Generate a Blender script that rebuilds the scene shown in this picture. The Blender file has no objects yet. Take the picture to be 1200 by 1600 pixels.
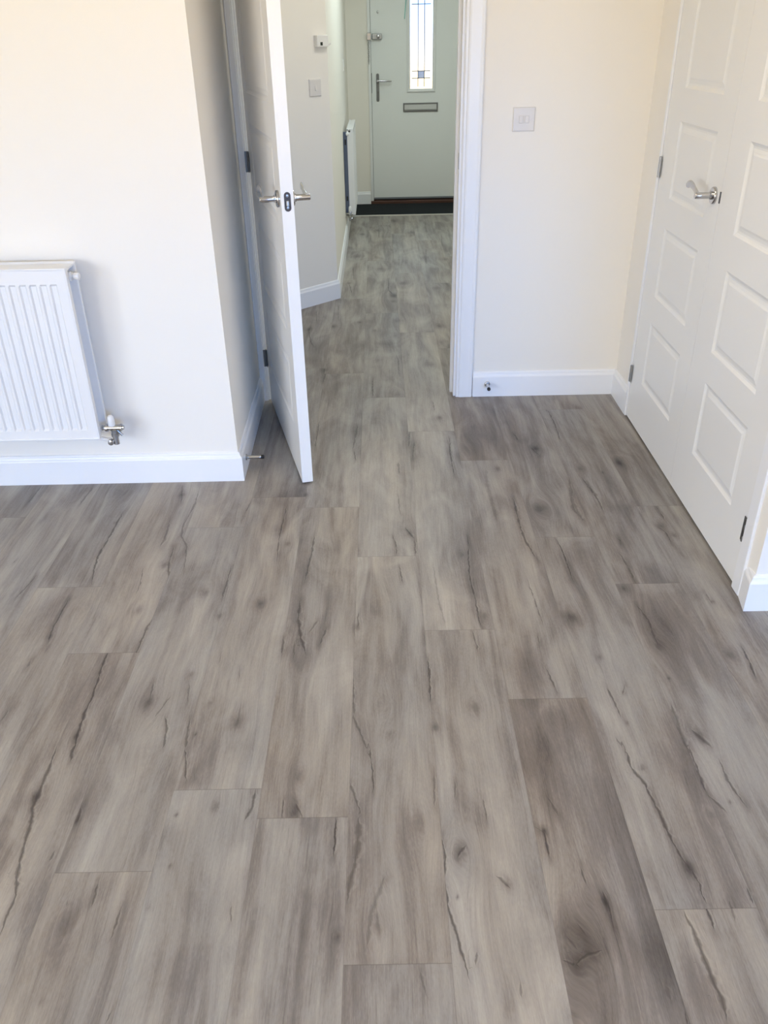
import bpy, bmesh, math, random
import numpy as np
from mathutils import Vector, Matrix
random.seed(7)
SC = bpy.context.scene
COL = SC.collection
PI = math.pi

# ------------------------------------------------------------------ camera
CAM_H = 1.46
cam = bpy.data.cameras.new('camera'); cam_o = bpy.data.objects.new('camera', cam); COL.objects.link(cam_o)
FW = Vector((-0.000893319, 0.865408524, -0.501066151))
RT = Vector((0.999809091, -0.009007282, -0.017339282))
UP = Vector((0.019518806, 0.500985983, 0.865235264))
M = Matrix((RT, UP, -FW)).transposed().to_4x4(); M.translation = (0, 0, CAM_H)
cam_o.matrix_world = M
cam.sensor_fit = 'VERTICAL'; cam.sensor_height = 36.0; cam.lens = 1283.0037/1600*36.0
cam.clip_start = 0.02; cam.clip_end = 60
SC.camera = cam_o

# ------------------------------------------------------------------ light and exposure
SC.view_settings.view_transform = 'Standard'; SC.view_settings.look = 'None'
SC.view_settings.gamma = 1.0; SC.view_settings.use_curve_mapping = False
SC.view_settings.exposure = 0.07
SC.cycles.max_bounces = 10; SC.cycles.diffuse_bounces = 7; SC.cycles.glossy_bounces = 4
SC.cycles.transparent_max_bounces = 8
SC.cycles.sample_clamp_indirect = 6.0
SC.cycles.use_denoising = True
W = bpy.data.worlds.new('daylight'); SC.world = W; W.use_nodes = True
nt = W.node_tree; bg = nt.nodes['Background']
# clear blue sky over sunlit warm ground: brighter at the back of the house than at the front door
SKY_C, GROUND_C = (0.80, 0.93, 1.15, 1), (0.93, 0.755, 0.45, 1)
SKY_L, BACK_GAIN, FRONT_GAIN = 1.0, 13.9, 2.4
def wnode(t, **k):
    n = nt.nodes.new(t)
    for a_, v_ in k.items(): setattr(n, a_, v_)
    return n
tcw = wnode('ShaderNodeTexCoord'); sepw = wnode('ShaderNodeSeparateXYZ'); nt.links.new(tcw.outputs['Generated'], sepw.inputs[0])
mr = wnode('ShaderNodeMapRange', interpolation_type='SMOOTHSTEP'); nt.links.new(sepw.outputs['Z'], mr.inputs['Value'])
mr.inputs['From Min'].default_value = -0.07; mr.inputs['From Max'].default_value = 0.09
mxw = wnode('ShaderNodeMix', data_type='RGBA'); nt.links.new(mr.outputs['Result'], mxw.inputs['Factor'])
mxw.inputs['A'].default_value = GROUND_C; mxw.inputs['B'].default_value = SKY_C
mg = wnode('ShaderNodeMapRange'); nt.links.new(sepw.outputs['Y'], mg.inputs['Value'])
mg.inputs['From Min'].default_value = 0.45; mg.inputs['From Max'].default_value = 0.75
mg.inputs['To Min'].default_value = BACK_GAIN; mg.inputs['To Max'].default_value = FRONT_GAIN
# the sky turns a deeper blue towards the right of the garden
mrx = wnode('ShaderNodeMapRange', interpolation_type='SMOOTHSTEP'); nt.links.new(sepw.outputs['X'], mrx.inputs['Value'])
mrx.inputs['From Min'].default_value = -0.12; mrx.inputs['From Max'].default_value = 0.12
mxs = wnode('ShaderNodeMix', data_type='RGBA'); nt.links.new(mrx.outputs['Result'], mxs.inputs['Factor'])
mxs.inputs['A'].default_value = SKY_C; mxs.inputs['B'].default_value = (0.14, 0.70, 1.9, 1)
nt.links.new(mxs.outputs['Result'], mxw.inputs['B'])
nt.links.new(mxw.outputs['Result'], bg.inputs['Color']); nt.links.new(mg.outputs['Result'], bg.inputs['Strength'])

def area(name, loc, direction, sx, sy, power, col, spread=PI):
    d = bpy.data.lights.new(name, 'AREA'); d.shape = 'RECTANGLE'; d.size = sx; d.size_y = sy
    d.energy = power; d.color = col; d.spread = spread
    o = bpy.data.objects.new(name, d); COL.objects.link(o); o.location = loc
    o.rotation_euler = Vector(direction).to_track_quat('-Z', 'Y').to_euler()
    return o
# portals in the glazed openings: they only guide the sampling of the daylight
for nm, loc, dr, sx, sy in (('garden_door_portal', (-3.1, -3.43, 1.01), (0, 1, 0), 1.20, 2.02), ('side_window_portal', (1.85, -3.43, 1.45), (0, 1, 0), 2.0, 1.30), ('added_window_portal', (-3.81, -1.3, 1.45), (1, 0, 0), 2.0, 1.3), ('entry_glass_portal', (.424, 8.82, 1.44), (0, -1, 0), .22, .84)):
    area(nm, loc, dr, sx, sy, 1, (1, 1, 1)).data.cycles.is_portal = True
# added fills without a visible source: one in the room, two in the hall
area('added_room_fill', (0.35, 1.7, 2.36), (0, 0, -1), 0.4, 0.4, 9, (1.0, 0.80, 0.58))  # added to lift the warm upper part of the right wall
area('added_far_hall_fill', (0.25, 6.6, 2.36), (0, 0, -1), 0.7, 1.8, 17, (0.84, 1.0, 1.0))  # added to brighten the far hall and the entry door
area('added_near_hall_fill', (0.40, 4.5, 2.36), (0, 0, -1), 0.5, 0.5, 8.5, (1.0, 0.97, 0.90))  # added to brighten the angled hall wall

# ------------------------------------------------------------------ materials
def mat(name, col, rough=0.5, metal=0.0, bump=0.0, bscale=300.0, spec=0.5, coat=0.0, mottling=0.0):
    m = bpy.data.materials.new(name); m.use_nodes = True
    nt = m.node_tree; b = nt.nodes['Principled BSDF']
    b.inputs['Base Color'].default_value = (*col, 1); b.inputs['Roughness'].default_value = rough
    b.inputs['Metallic'].default_value = metal; b.inputs['Specular IOR Level'].default_value = spec
    b.inputs['Coat Weight'].default_value = coat
    tc = nt.nodes.new('ShaderNodeTexCoord')
    n = nt.nodes.new('ShaderNodeTexNoise'); n.inputs['Scale'].default_value = bscale; n.inputs['Detail'].default_value = 3
    nt.links.new(tc.outputs['Object'], n.inputs['Vector'])
    if bump > 0:
        bp = nt.nodes.new('ShaderNodeBump'); bp.inputs['Strength'].default_value = bump; bp.inputs['Distance'].default_value = 0.002
        nt.links.new(n.outputs['Fac'], bp.inputs['Height']); nt.links.new(bp.outputs['Normal'], b.inputs['Normal'])
    if mottling > 0:
        r = nt.nodes.new('ShaderNodeMapRange'); r.inputs['To Min'].default_value = max(0.0, rough-mottling); r.inputs['To Max'].default_value = rough+mottling
        nt.links.new(n.outputs['Fac'], r.inputs['Value']); nt.links.new(r.outputs['Result'], b.inputs['Roughness'])
    return m
WALL = mat('matt_cream_paint', (0.86, 0.825, 0.76), 0.85, bump=0.12, bscale=420, spec=0.2)
CEIL = mat('matt_white_ceiling', (0.86, 0.86, 0.84), 0.9, spec=0.2)
SKIRT = mat('white_satin_paint', (0.85, 0.86, 0.88), 0.32, bump=0.03, bscale=90)
DOORM = mat('white_moulded_door', (0.83, 0.83, 0.82), 0.36, bump=0.05, bscale=160)
ENTRY = mat('white_composite_door', (0.80, 0.82, 0.81), 0.42, bump=0.12, bscale=120)
FRAMEW = mat('white_plastic_frame', (0.80, 0.81, 0.81), 0.3)
RADM = mat('white_enamel', (0.78, 0.78, 0.78), 0.28, bump=0.02, bscale=60)
PLAST = mat('white_switch_plastic', (0.72, 0.69, 0.66), 0.35, bump=0.02, bscale=200)
CHROME = mat('polished_chrome', (0.55, 0.55, 0.56), 0.13, 1.0, mottling=0.04, bscale=80)
STEEL = mat('brushed_steel', (0.42, 0.42, 0.42), 0.34, 1.0, mottling=0.08, bscale=140)
DSTEEL = mat('dull_dark_steel', (0.20, 0.20, 0.20), 0.42, 1.0, mottling=0.08, bscale=140)
RUBBER = mat('black_rubber', (0.012, 0.011, 0.012), 0.6, bump=0.05)
DARK = mat('dark_gap', (0.02, 0.02, 0.02), 0.8)
MATM = mat('charcoal_coir', (0.020, 0.023, 0.026), 0.95, bump=0.9, bscale=260, spec=0.1)
SILLM = mat('brown_sill', (0.085, 0.035, 0.022), 0.5, bump=0.1, bscale=80)
STRIPM = mat('pale_metal_strip', (0.62, 0.60, 0.55), 0.35, 0.6, mottling=0.08, bscale=60)
LEAD = mat('lead_came', (0.10, 0.11, 0.13), 0.5, 0.6, mottling=0.1, bscale=90)
TEAL = mat('teal_cord', (0.10, 0.52, 0.47), 0.6, bump=0.2)
GAPSHADEM = mat('shaded_gap_bracket', (0.10, 0.12, 0.17), 0.45, 0.3, mottling=0.08, bscale=70)  # shade behind the hall radiator put into the bracket colour
PIPEW = mat('painted_pipe', (0.78, 0.75, 0.72), 0.4)
SCREEN = mat('dark_display', (0.02, 0.025, 0.02), 0.2)

def glass_mat(name, tint, rough):
    m = bpy.data.materials.new(name); m.use_nodes = True; nt = m.node_tree
    for n in list(nt.nodes): nt.nodes.remove(n)
    out = nt.nodes.new('ShaderNodeOutputMaterial'); mx = nt.nodes.new('ShaderNodeMixShader')
    t = nt.nodes.new('ShaderNodeBsdfTransparent'); t.inputs[0].default_value = (*tint, 1)
    g = nt.nodes.new('ShaderNodeBsdfGlossy'); g.inputs['Roughness'].default_value = rough
    n = nt.nodes.new('ShaderNodeTexNoise'); n.inputs['Scale'].default_value = 60
    tc = nt.nodes.new('ShaderNodeTexCoord'); bp = nt.nodes.new('ShaderNodeBump'); bp.inputs['Strength'].default_value = 0.2
    nt.links.new(tc.outputs['Object'], n.inputs['Vector']); nt.links.new(n.outputs['Fac'], bp.inputs['Height'])
    nt.links.new(bp.outputs['Normal'], g.inputs['Normal'])
    f = nt.nodes.new('ShaderNodeFresnel'); f.inputs[0].default_value = 1.45
    nt.links.new(f.outputs[0], mx.inputs[0]); nt.links.new(t.outputs[0], mx.inputs[1]); nt.links.new(g.outputs[0], mx.inputs[2])
    nt.links.new(mx.outputs[0], out.inputs[0]); return m
GLASS = glass_mat('clear_glass', (0.97, 0.98, 0.98), 0.05)
GLASSB = glass_mat('pale_blue_glass', (0.46, 0.53, 0.68), 0.1)

# ------------------------------------------------------------------ helpers
def link_mesh(name, bm, m, parent=None, smooth=False, bevel=0.0, seg=2):
    bmesh.ops.recalc_face_normals(bm, faces=bm.faces)
    me = bpy.data.meshes.new(name); bm.to_mesh(me); bm.free()
    me.materials.append(m)
    if smooth:
        for p in me.polygons: p.use_smooth = True
    o = bpy.data.objects.new(name, me); COL.objects.link(o)
    if parent is not None: o.parent = parent
    if bevel > 0:
        b = o.modifiers.new('soft_edges', 'BEVEL'); b.width = bevel; b.segments = seg; b.limit_method = 'ANGLE'; b.angle_limit = math.radians(40)
        b.harden_normals = False
    if smooth:
        try:
            o.data.set_sharp_from_angle(angle=math.radians(38))
        except Exception: pass
    return o
def box(bm, a, b):
    x0, y0, z0 = a; x1, y1, z1 = b
    v = [bm.verts.new(c) for c in ((x0,y0,z0),(x1,y0,z0),(x1,y1,z0),(x0,y1,z0),(x0,y0,z1),(x1,y0,z1),(x1,y1,z1),(x0,y1,z1))]
    for f in ((0,3,2,1),(4,5,6,7),(0,1,5,4),(1,2,6,5),(2,3,7,6),(3,0,4,7)): bm.faces.new([v[i] for i in f])
def boxes(*bs):
    bm = bmesh.new()
    for a, b in bs: box(bm, a, b)
    return bm
def prism(bm, prof, path, closed=False):
    """sweep a closed 2-D profile (list of (u,v)) along frames: path = list of (origin, uvec, vvec)"""
    rings = [[bm.verts.new(Vector(o)+Vector(u)*a+Vector(w)*b) for a, b in prof] for o, u, w in path]
    n = len(prof)
    for r0, r1 in zip(rings[:-1], rings[1:]):
        for i in range(n): bm.faces.new((r0[i], r0[(i+1) % n], r1[(i+1) % n], r1[i]))
    bm.faces.new(rings[0]); bm.faces.new(list(reversed(rings[-1])))
def tube(bm, pts, rad, n=16, flat=1.0, upv=(0, 0, 1)):
    """round or flattened tube through pts; rad is a number or list"""
    pts = [Vector(p) for p in pts]; R = rad if isinstance(rad, (list, tuple)) else [rad]*len(pts)
    F = flat if isinstance(flat, (list, tuple)) else [flat]*len(pts)
    rings = []
    for i, p in enumerate(pts):
        t = (pts[min(i+1, len(pts)-1)]-pts[max(i-1, 0)]).normalized()
        up = Vector(upv)
        if abs(t.dot(up)) > 0.95: up = Vector((1, 0, 0)) if abs(t.x) < 0.9 else Vector((0, 1, 0))
        a = t.cross(up).normalized(); b = a.cross(t).normalized()
        rings.append([bm.verts.new(p+a*R[i]*math.cos(2*PI*k/n)*F[i]+b*R[i]*math.sin(2*PI*k/n)) for k in range(n)])
    for r0, r1 in zip(rings[:-1], rings[1:]):
        for k in range(n): bm.faces.new((r0[k], r0[(k+1) % n], r1[(k+1) % n], r1[k]))
    bm.faces.new(rings[0]); bm.faces.new(list(reversed(rings[-1])))
def lathe(bm, o, axis, prof, n=24):
    """prof = list of (distance along axis, radius)"""
    o = Vector(o); axis = Vector(axis).normalized()
    a = axis.orthogonal().normalized(); b = axis.cross(a)
    rings = [[bm.verts.new(o+axis*d+(a*math.cos(2*PI*k/n)+b*math.sin(2*PI*k/n))*max(r, 1e-4)) for k in range(n)] for d, r in prof]
    for r0, r1 in zip(rings[:-1], rings[1:]):
        for k in range(n): bm.faces.new((r0[k], r0[(k+1) % n], r1[(k+1) % n], r1[k]))
    bm.faces.new(rings[0]); bm.faces.new(list(reversed(rings[-1])))
def struct(name, bm, m, parent=None, **k):
    o = link_mesh(name, bm, m, parent, **k)
    if parent is None: o['kind'] = 'structure'
    return o
def empty(name, loc=(0, 0, 0), rz=0.0):
    o = bpy.data.objects.new(name, None); COL.objects.link(o); o.location = loc; o.rotation_euler = (0, 0, rz)
    o.empty_display_size = 0.05
    return o
def thing(name, label, cat, loc=(0, 0, 0), rz=0.0, group=None):
    o = empty(name, loc, rz); o['label'] = label; o['category'] = cat
    if group: o['group'] = group
    return o
def door_root(name, label, loc, rz):
    o = empty(name, loc, rz); o['kind'] = 'structure'; o['label'] = label; o['category'] = 'door'
    return o
SK_H = 0.118
SK_PROF = [(0, 0), (0.0155, 0), (0.0155, 0.094), (0.0135, 0.0985), (0.0105, 0.102), (0.0085, 0.1075), (0.0085, 0.111), (0.005, 0.1165), (0.0, SK_H)]
def skirt(name, pts, m=SKIRT, h=1.0):
    """skirting board whose back follows pts; the room lies to the RIGHT of the direction of travel"""
    bm = bmesh.new(); P = [Vector((x, y, 0)) for x, y in pts]; path = []
    for i, p in enumerate(P):
        if i == 0: d = (P[1]-p).normalized(); nrm = Vector((d.y, -d.x, 0)); u = nrm
        elif i == len(P)-1: d = (p-P[i-1]).normalized(); u = Vector((d.y, -d.x, 0))
        else:
            d0 = (p-P[i-1]).normalized(); d1 = (P[i+1]-p).normalized()
            n0 = Vector((d0.y, -d0.x, 0)); n1 = Vector((d1.y, -d1.x, 0)); u = (n0+n1); u = u/(u.dot(n0))
        path.append((p, u, Vector((0, 0, h))))
    prism(bm, SK_PROF, path)
    return struct(name, bm, m)

# ------------------------------------------------------------------ floor: planks with their own grain, knots and cracks
CRACKS = [(2.5,0.8,[(-0.938,2.55),(-0.939,2.469),(-0.941,2.357),(-0.945,2.284),(-0.934,2.19),(-0.918,2.112)]),(1.5,0.7,[(-0.964,2.03),(-0.963,1.966),(-0.965,1.9),(-0.952,1.799)]),(2.5,0.9,[(-0.772,1.793),(-0.772,1.713),(-0.763,1.605),(-0.764,1.536),(-0.76,1.47),(-0.75,1.408)]),(2.0,0.5,[(-0.696,2.75),(-0.69,2.61),(-0.702,2.46),(-0.695,2.389),(-0.663,2.32),(-0.64,2.156)]),(2.5,0.5,[(-0.757,2.506),(-0.747,2.363),(-0.751,2.317)]),(2.5,0.7,[(-0.706,2.322),(-0.699,2.206),(-0.685,2.145),(-0.675,2.053),(-0.676,1.957),(-0.69,1.886),(-0.693,1.81),(-0.694,1.733)]),(1.5,0.6,[(-0.779,2.197),(-0.765,2.113),(-0.764,2.056)]),(2.0,0.6,[(-0.494,2.193),(-0.495,2.092),(-0.496,2.015)]),(1.5,0.6,[(-1.108,2.16),(-1.118,2.096),(-1.131,2.035)]),(1.0,0.8,[(-1.208,2.255),(-1.212,2.237)]),(2.0,0.5,[(-0.764,2.745),(-0.741,2.612)]),(1.5,0.6,[(-0.489,2.618),(-0.501,2.481)]),(2.0,0.7,[(-0.558,1.523),(-0.545,1.479),(-0.54,1.419)]),(1.5,0.5,[(-0.525,1.655),(-0.51,1.567)]),(2.0,0.6,[(-0.495,1.514),(-0.485,1.401)]),(1.5,0.5,[(-0.56,1.596),(-0.584,1.523)]),(1.0,0.4,[(-0.457,1.757),(-0.457,1.721)]),(1.0,0.5,[(-0.397,1.702),(-0.394,1.66)]),(1.5,0.5,[(-0.974,1.754),(-0.976,1.719)]),(1.5,0.5,[(-0.965,1.556),(-0.966,1.519)]),(1.5,0.6,[(-0.617,1.65),(-0.612,1.593)]),(2.0,0.45,[(-1.103,2.759),(-1.114,2.611)]),(2.0,0.45,[(-1.305,2.767),(-1.311,2.619)]),(1.5,0.7,[(-0.352,2.597),(-0.356,2.461),(-0.359,2.363),(-0.352,2.219)]),(2.0,0.7,[(-0.24,2.379),(-0.242,2.253),(-0.251,2.142),(-0.251,2.096)]),(3.0,0.8,[(-0.259,2.007),(-0.257,1.903),(-0.243,1.824),(-0.223,1.754)]),(2.0,0.6,[(-0.173,1.87),(-0.187,1.794)]),(2.0,0.5,[(-0.2,1.901),(-0.221,1.847)]),(2.0,0.6,[(-0.292,1.83),(-0.29,1.752)]),(1.5,0.5,[(-0.26,1.81),(-0.256,1.733)]),(1.5,0.7,[(0.025,2.362),(0.036,2.295),(0.035,2.243)]),(2.0,0.7,[(0.07,2.409),(0.097,2.339)]),(1.5,0.6,[(0.098,2.346),(0.097,2.222)]),(1.5,0.7,[(0.042,2.18),(0.051,2.085)]),(2.0,0.5,[(0.05,2.661),(0.054,2.504)]),(1.5,0.9,[(0.278,2.346),(0.267,2.21),(0.26,2.113),(0.265,2.0),(0.266,1.896),(0.27,1.847)]),(1.5,0.6,[(0.242,1.843),(0.247,1.749)]),(2.0,0.9,[(0.109,1.731),(0.109,1.662),(0.107,1.565)]),(1.0,0.5,[(0.103,1.842),(0.104,1.795)]),(1.5,0.6,[(-0.083,1.938),(-0.083,1.867)]),(2.0,0.55,[(-0.092,1.668),(-0.086,1.503),(-0.064,1.438),(-0.048,1.383)]),(2.0,0.3,[(0.151,2.189),(0.154,2.026),(0.167,1.85)]),(2.5,0.8,[(0.467,2.604),(0.462,2.416),(0.465,2.319),(0.477,2.24),(0.489,2.189)]),(1.5,0.9,[(0.569,2.322),(0.575,2.262),(0.577,2.162),(0.575,2.079)]),(1.5,0.6,[(0.436,2.09),(0.439,2.027),(0.444,1.911),(0.445,1.861)]),(1.5,0.6,[(0.421,1.813),(0.421,1.776)]),(4.0,0.4,[(0.696,2.735),(0.677,2.588),(0.683,2.436)]),(1.5,0.5,[(0.756,2.716),(0.77,2.624)]),(1.5,0.7,[(0.963,2.522),(0.966,2.432)]),(2.0,0.7,[(0.922,2.398),(0.944,2.349),(0.942,2.275)]),(1.5,0.6,[(0.777,2.314),(0.779,2.281)]),(2.0,0.6,[(0.755,2.23),(0.763,2.155),(0.761,2.061)]),(2.0,0.6,[(0.736,1.948),(0.749,1.871),(0.744,1.803),(0.744,1.752)]),(1.5,0.7,[(0.561,1.6),(0.569,1.545),(0.572,1.492)]),(1.5,0.6,[(0.612,1.607),(0.598,1.575)]),(1.5,0.7,[(0.421,1.678),(0.427,1.62),(0.433,1.58)]),(2.0,0.85,[(0.968,1.75),(0.963,1.68),(0.957,1.621)]),(3.0,0.6,[(0.708,1.533),(0.701,1.439),(0.699,1.377)]),(3.0,0.6,[(0.729,1.445),(0.756,1.389)]),(1.5,0.5,[(0.955,1.999),(0.958,1.946)]),(1.5,0.5,[(0.543,1.422),(0.554,1.368)]),(3.0,0.75,[(-0.798,1.429),(-0.793,1.369),(-0.792,1.325),(-0.789,1.282),(-0.791,1.247),(-0.778,1.207),(-0.773,1.147),(-0.763,1.091),(-0.745,1.033),(-0.746,0.987),(-0.743,0.952)]),(2.5,0.7,[(-0.757,1.428),(-0.749,1.381)]),(2.0,0.7,[(-0.681,1.25),(-0.68,1.21)]),(1.5,0.8,[(-0.492,1.435),(-0.475,1.374),(-0.465,1.311)]),(2.5,0.7,[(-0.303,1.282),(-0.303,1.241),(-0.315,1.207)]),(1.5,0.6,[(-0.703,1.135),(-0.706,1.11)]),(1.5,0.6,[(-0.589,1.058),(-0.587,1.006)]),(1.5,0.6,[(-0.528,1.003),(-0.531,0.94)]),(1.5,0.5,[(-0.638,1.021),(-0.637,1.007)]),(3.0,0.6,[(-0.493,0.802),(-0.497,0.786)]),(1.0,0.6,[(-0.449,1.341),(-0.447,1.323)]),(1.5,0.5,[(-0.313,1.001),(-0.31,0.97)]),(1.5,0.8,[(-0.048,1.417),(-0.043,1.37),(-0.039,1.319),(-0.038,1.27)]),(1.25,1.0,[(-0.118,1.205),(-0.118,1.154),(-0.119,1.107)]),(2.5,0.6,[(-0.091,1.301),(-0.078,1.259),(-0.065,1.218)]),(5.0,0.6,[(-0.07,1.207),(-0.069,1.158),(-0.074,1.096),(-0.084,1.052),(-0.087,1.01)]),(1.5,0.6,[(-0.236,1.257),(-0.236,1.211)]),(1.5,0.6,[(-0.209,1.245),(-0.192,1.21)]),(1.5,0.5,[(0.101,1.322),(0.096,1.232)]),(1.75,0.85,[(0.106,1.154),(0.11,1.112),(0.104,1.053),(0.109,0.983),(0.119,0.935),(0.125,0.906),(0.131,0.87),(0.135,0.85)]),(1.5,0.5,[(0.146,1.302),(0.144,1.254)]),(1.5,0.6,[(0.205,1.246),(0.206,1.195)]),(2.5,0.7,[(0.151,1.126),(0.138,1.104)]),(1.5,0.6,[(0.153,0.897),(0.149,0.877)]),(2.0,0.6,[(0.211,1.055),(0.233,1.031)]),(1.5,0.4,[(0.048,0.863),(0.057,0.825)]),(3.5,0.35,[(-0.016,1.055),(-0.041,0.982),(-0.049,0.913)]),(2.5,0.8,[(0.554,1.405),(0.555,1.361),(0.554,1.329),(0.568,1.291),(0.575,1.249),(0.58,1.203),(0.583,1.154),(0.587,1.111),(0.599,1.066)]),(2.0,0.8,[(0.604,1.061),(0.607,1.032),(0.606,0.993)]),(1.5,0.9,[(0.602,0.984),(0.603,0.951),(0.603,0.934)]),(3.5,0.75,[(0.557,0.971),(0.563,0.934),(0.564,0.901),(0.564,0.869),(0.567,0.834),(0.569,0.797),(0.566,0.769)]),(2.0,0.7,[(0.706,1.391),(0.702,1.319),(0.698,1.252)]),(2.0,0.6,[(0.698,1.252),(0.712,1.226),(0.723,1.205)]),(2.0,0.7,[(0.762,1.35),(0.758,1.287),(0.771,1.221)]),(1.5,0.9,[(0.323,1.16),(0.323,1.123),(0.324,1.094)]),(1.0,0.6,[(0.303,1.174),(0.323,1.16)]),(1.5,0.7,[(0.383,1.071),(0.384,1.037)]),(1.5,0.8,[(0.413,1.018),(0.416,0.986),(0.417,0.946)]),(1.5,0.7,[(0.33,0.874),(0.354,0.891),(0.387,0.899)]),(1.5,0.6,[(0.309,0.882),(0.33,0.87)]),(1.5,0.5,[(0.327,0.922),(0.337,0.904)]),(1.5,0.5,[(0.349,0.952),(0.36,0.928)]),(2.0,0.7,[(0.697,1.016),(0.696,0.991)]),(1.5,0.5,[(0.652,0.99),(0.649,0.954)]),(2.0,0.7,[(0.5,0.784),(0.498,0.767)]),(1.5,0.5,[(0.224,0.845),(0.224,0.818)]),(2.0,0.5,[(0.348,1.249),(0.361,1.203)]),(2.5,0.4,[(0.48,0.832),(0.481,0.81)]),(2.0,0.6,[(-0.265,5.131),(-0.253,4.807)]),(2.5,0.7,[(-0.412,4.705),(-0.418,4.633),(-0.393,4.424),(-0.371,4.341)]),(2.5,0.6,[(-0.283,3.964),(-0.289,3.803)]),(2.0,0.7,[(-0.049,3.843),(-0.044,3.593)]),(2.5,0.6,[(-0.11,3.288),(-0.125,3.039)]),(2.0,0.6,[(-0.121,3.021),(-0.111,2.933)]),(2.0,0.6,[(-0.28,3.338),(-0.282,3.028)]),(3.0,0.6,[(0.058,5.77),(0.054,5.47),(0.089,5.327)]),(2.5,0.6,[(0.365,6.638),(0.342,6.196)]),(2.5,0.7,[(-0.214,5.662),(-0.187,5.393)]),(2.5,0.6,[(0.086,4.144),(0.085,3.888)]),(2.0,0.6,[(0.113,3.198),(0.103,3.047)]),(2.0,0.6,[(0.129,3.101),(0.115,2.94)]),(2.0,0.8,[(0.279,3.132),(0.269,3.003),(0.269,2.769)]),(3.0,0.5,[(0.057,2.908),(0.058,2.81)]),(2.5,0.5,[(0.231,3.532),(0.233,3.42)]),(2.5,0.6,[(-0.003,7.498),(-0.004,7.1)]),(2.5,0.5,[(0.119,7.243),(0.102,6.73)]),(2.5,0.5,[(-0.397,5.014),(-0.383,4.777)]),(3.0,0.5,[(-0.198,6.122),(-0.184,5.789)]),(3.0,0.5,[(0.526,7.204),(0.498,6.694)]),(2.5,0.5,[(0.414,7.714),(0.408,7.295)]),(2.0,0.7,[(0.549,3.163),(0.56,3.093)]),(2.0,0.8,[(0.7,3.525),(0.739,3.381),(0.741,3.249),(0.734,3.124),(0.731,3.046)]),(2.0,0.6,[(0.599,3.023),(0.623,2.947)]),(1.75,0.7,[(0.746,2.767),(0.759,2.669),(0.769,2.584),(0.772,2.489)]),(4.0,0.5,[(0.699,2.744),(0.667,2.514),(0.691,2.429)]),(1.5,0.5,[(0.775,2.32),(0.775,2.27)]),(4.5,0.25,[(0.398,2.858),(0.386,2.724),(0.386,2.455)])]
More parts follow.
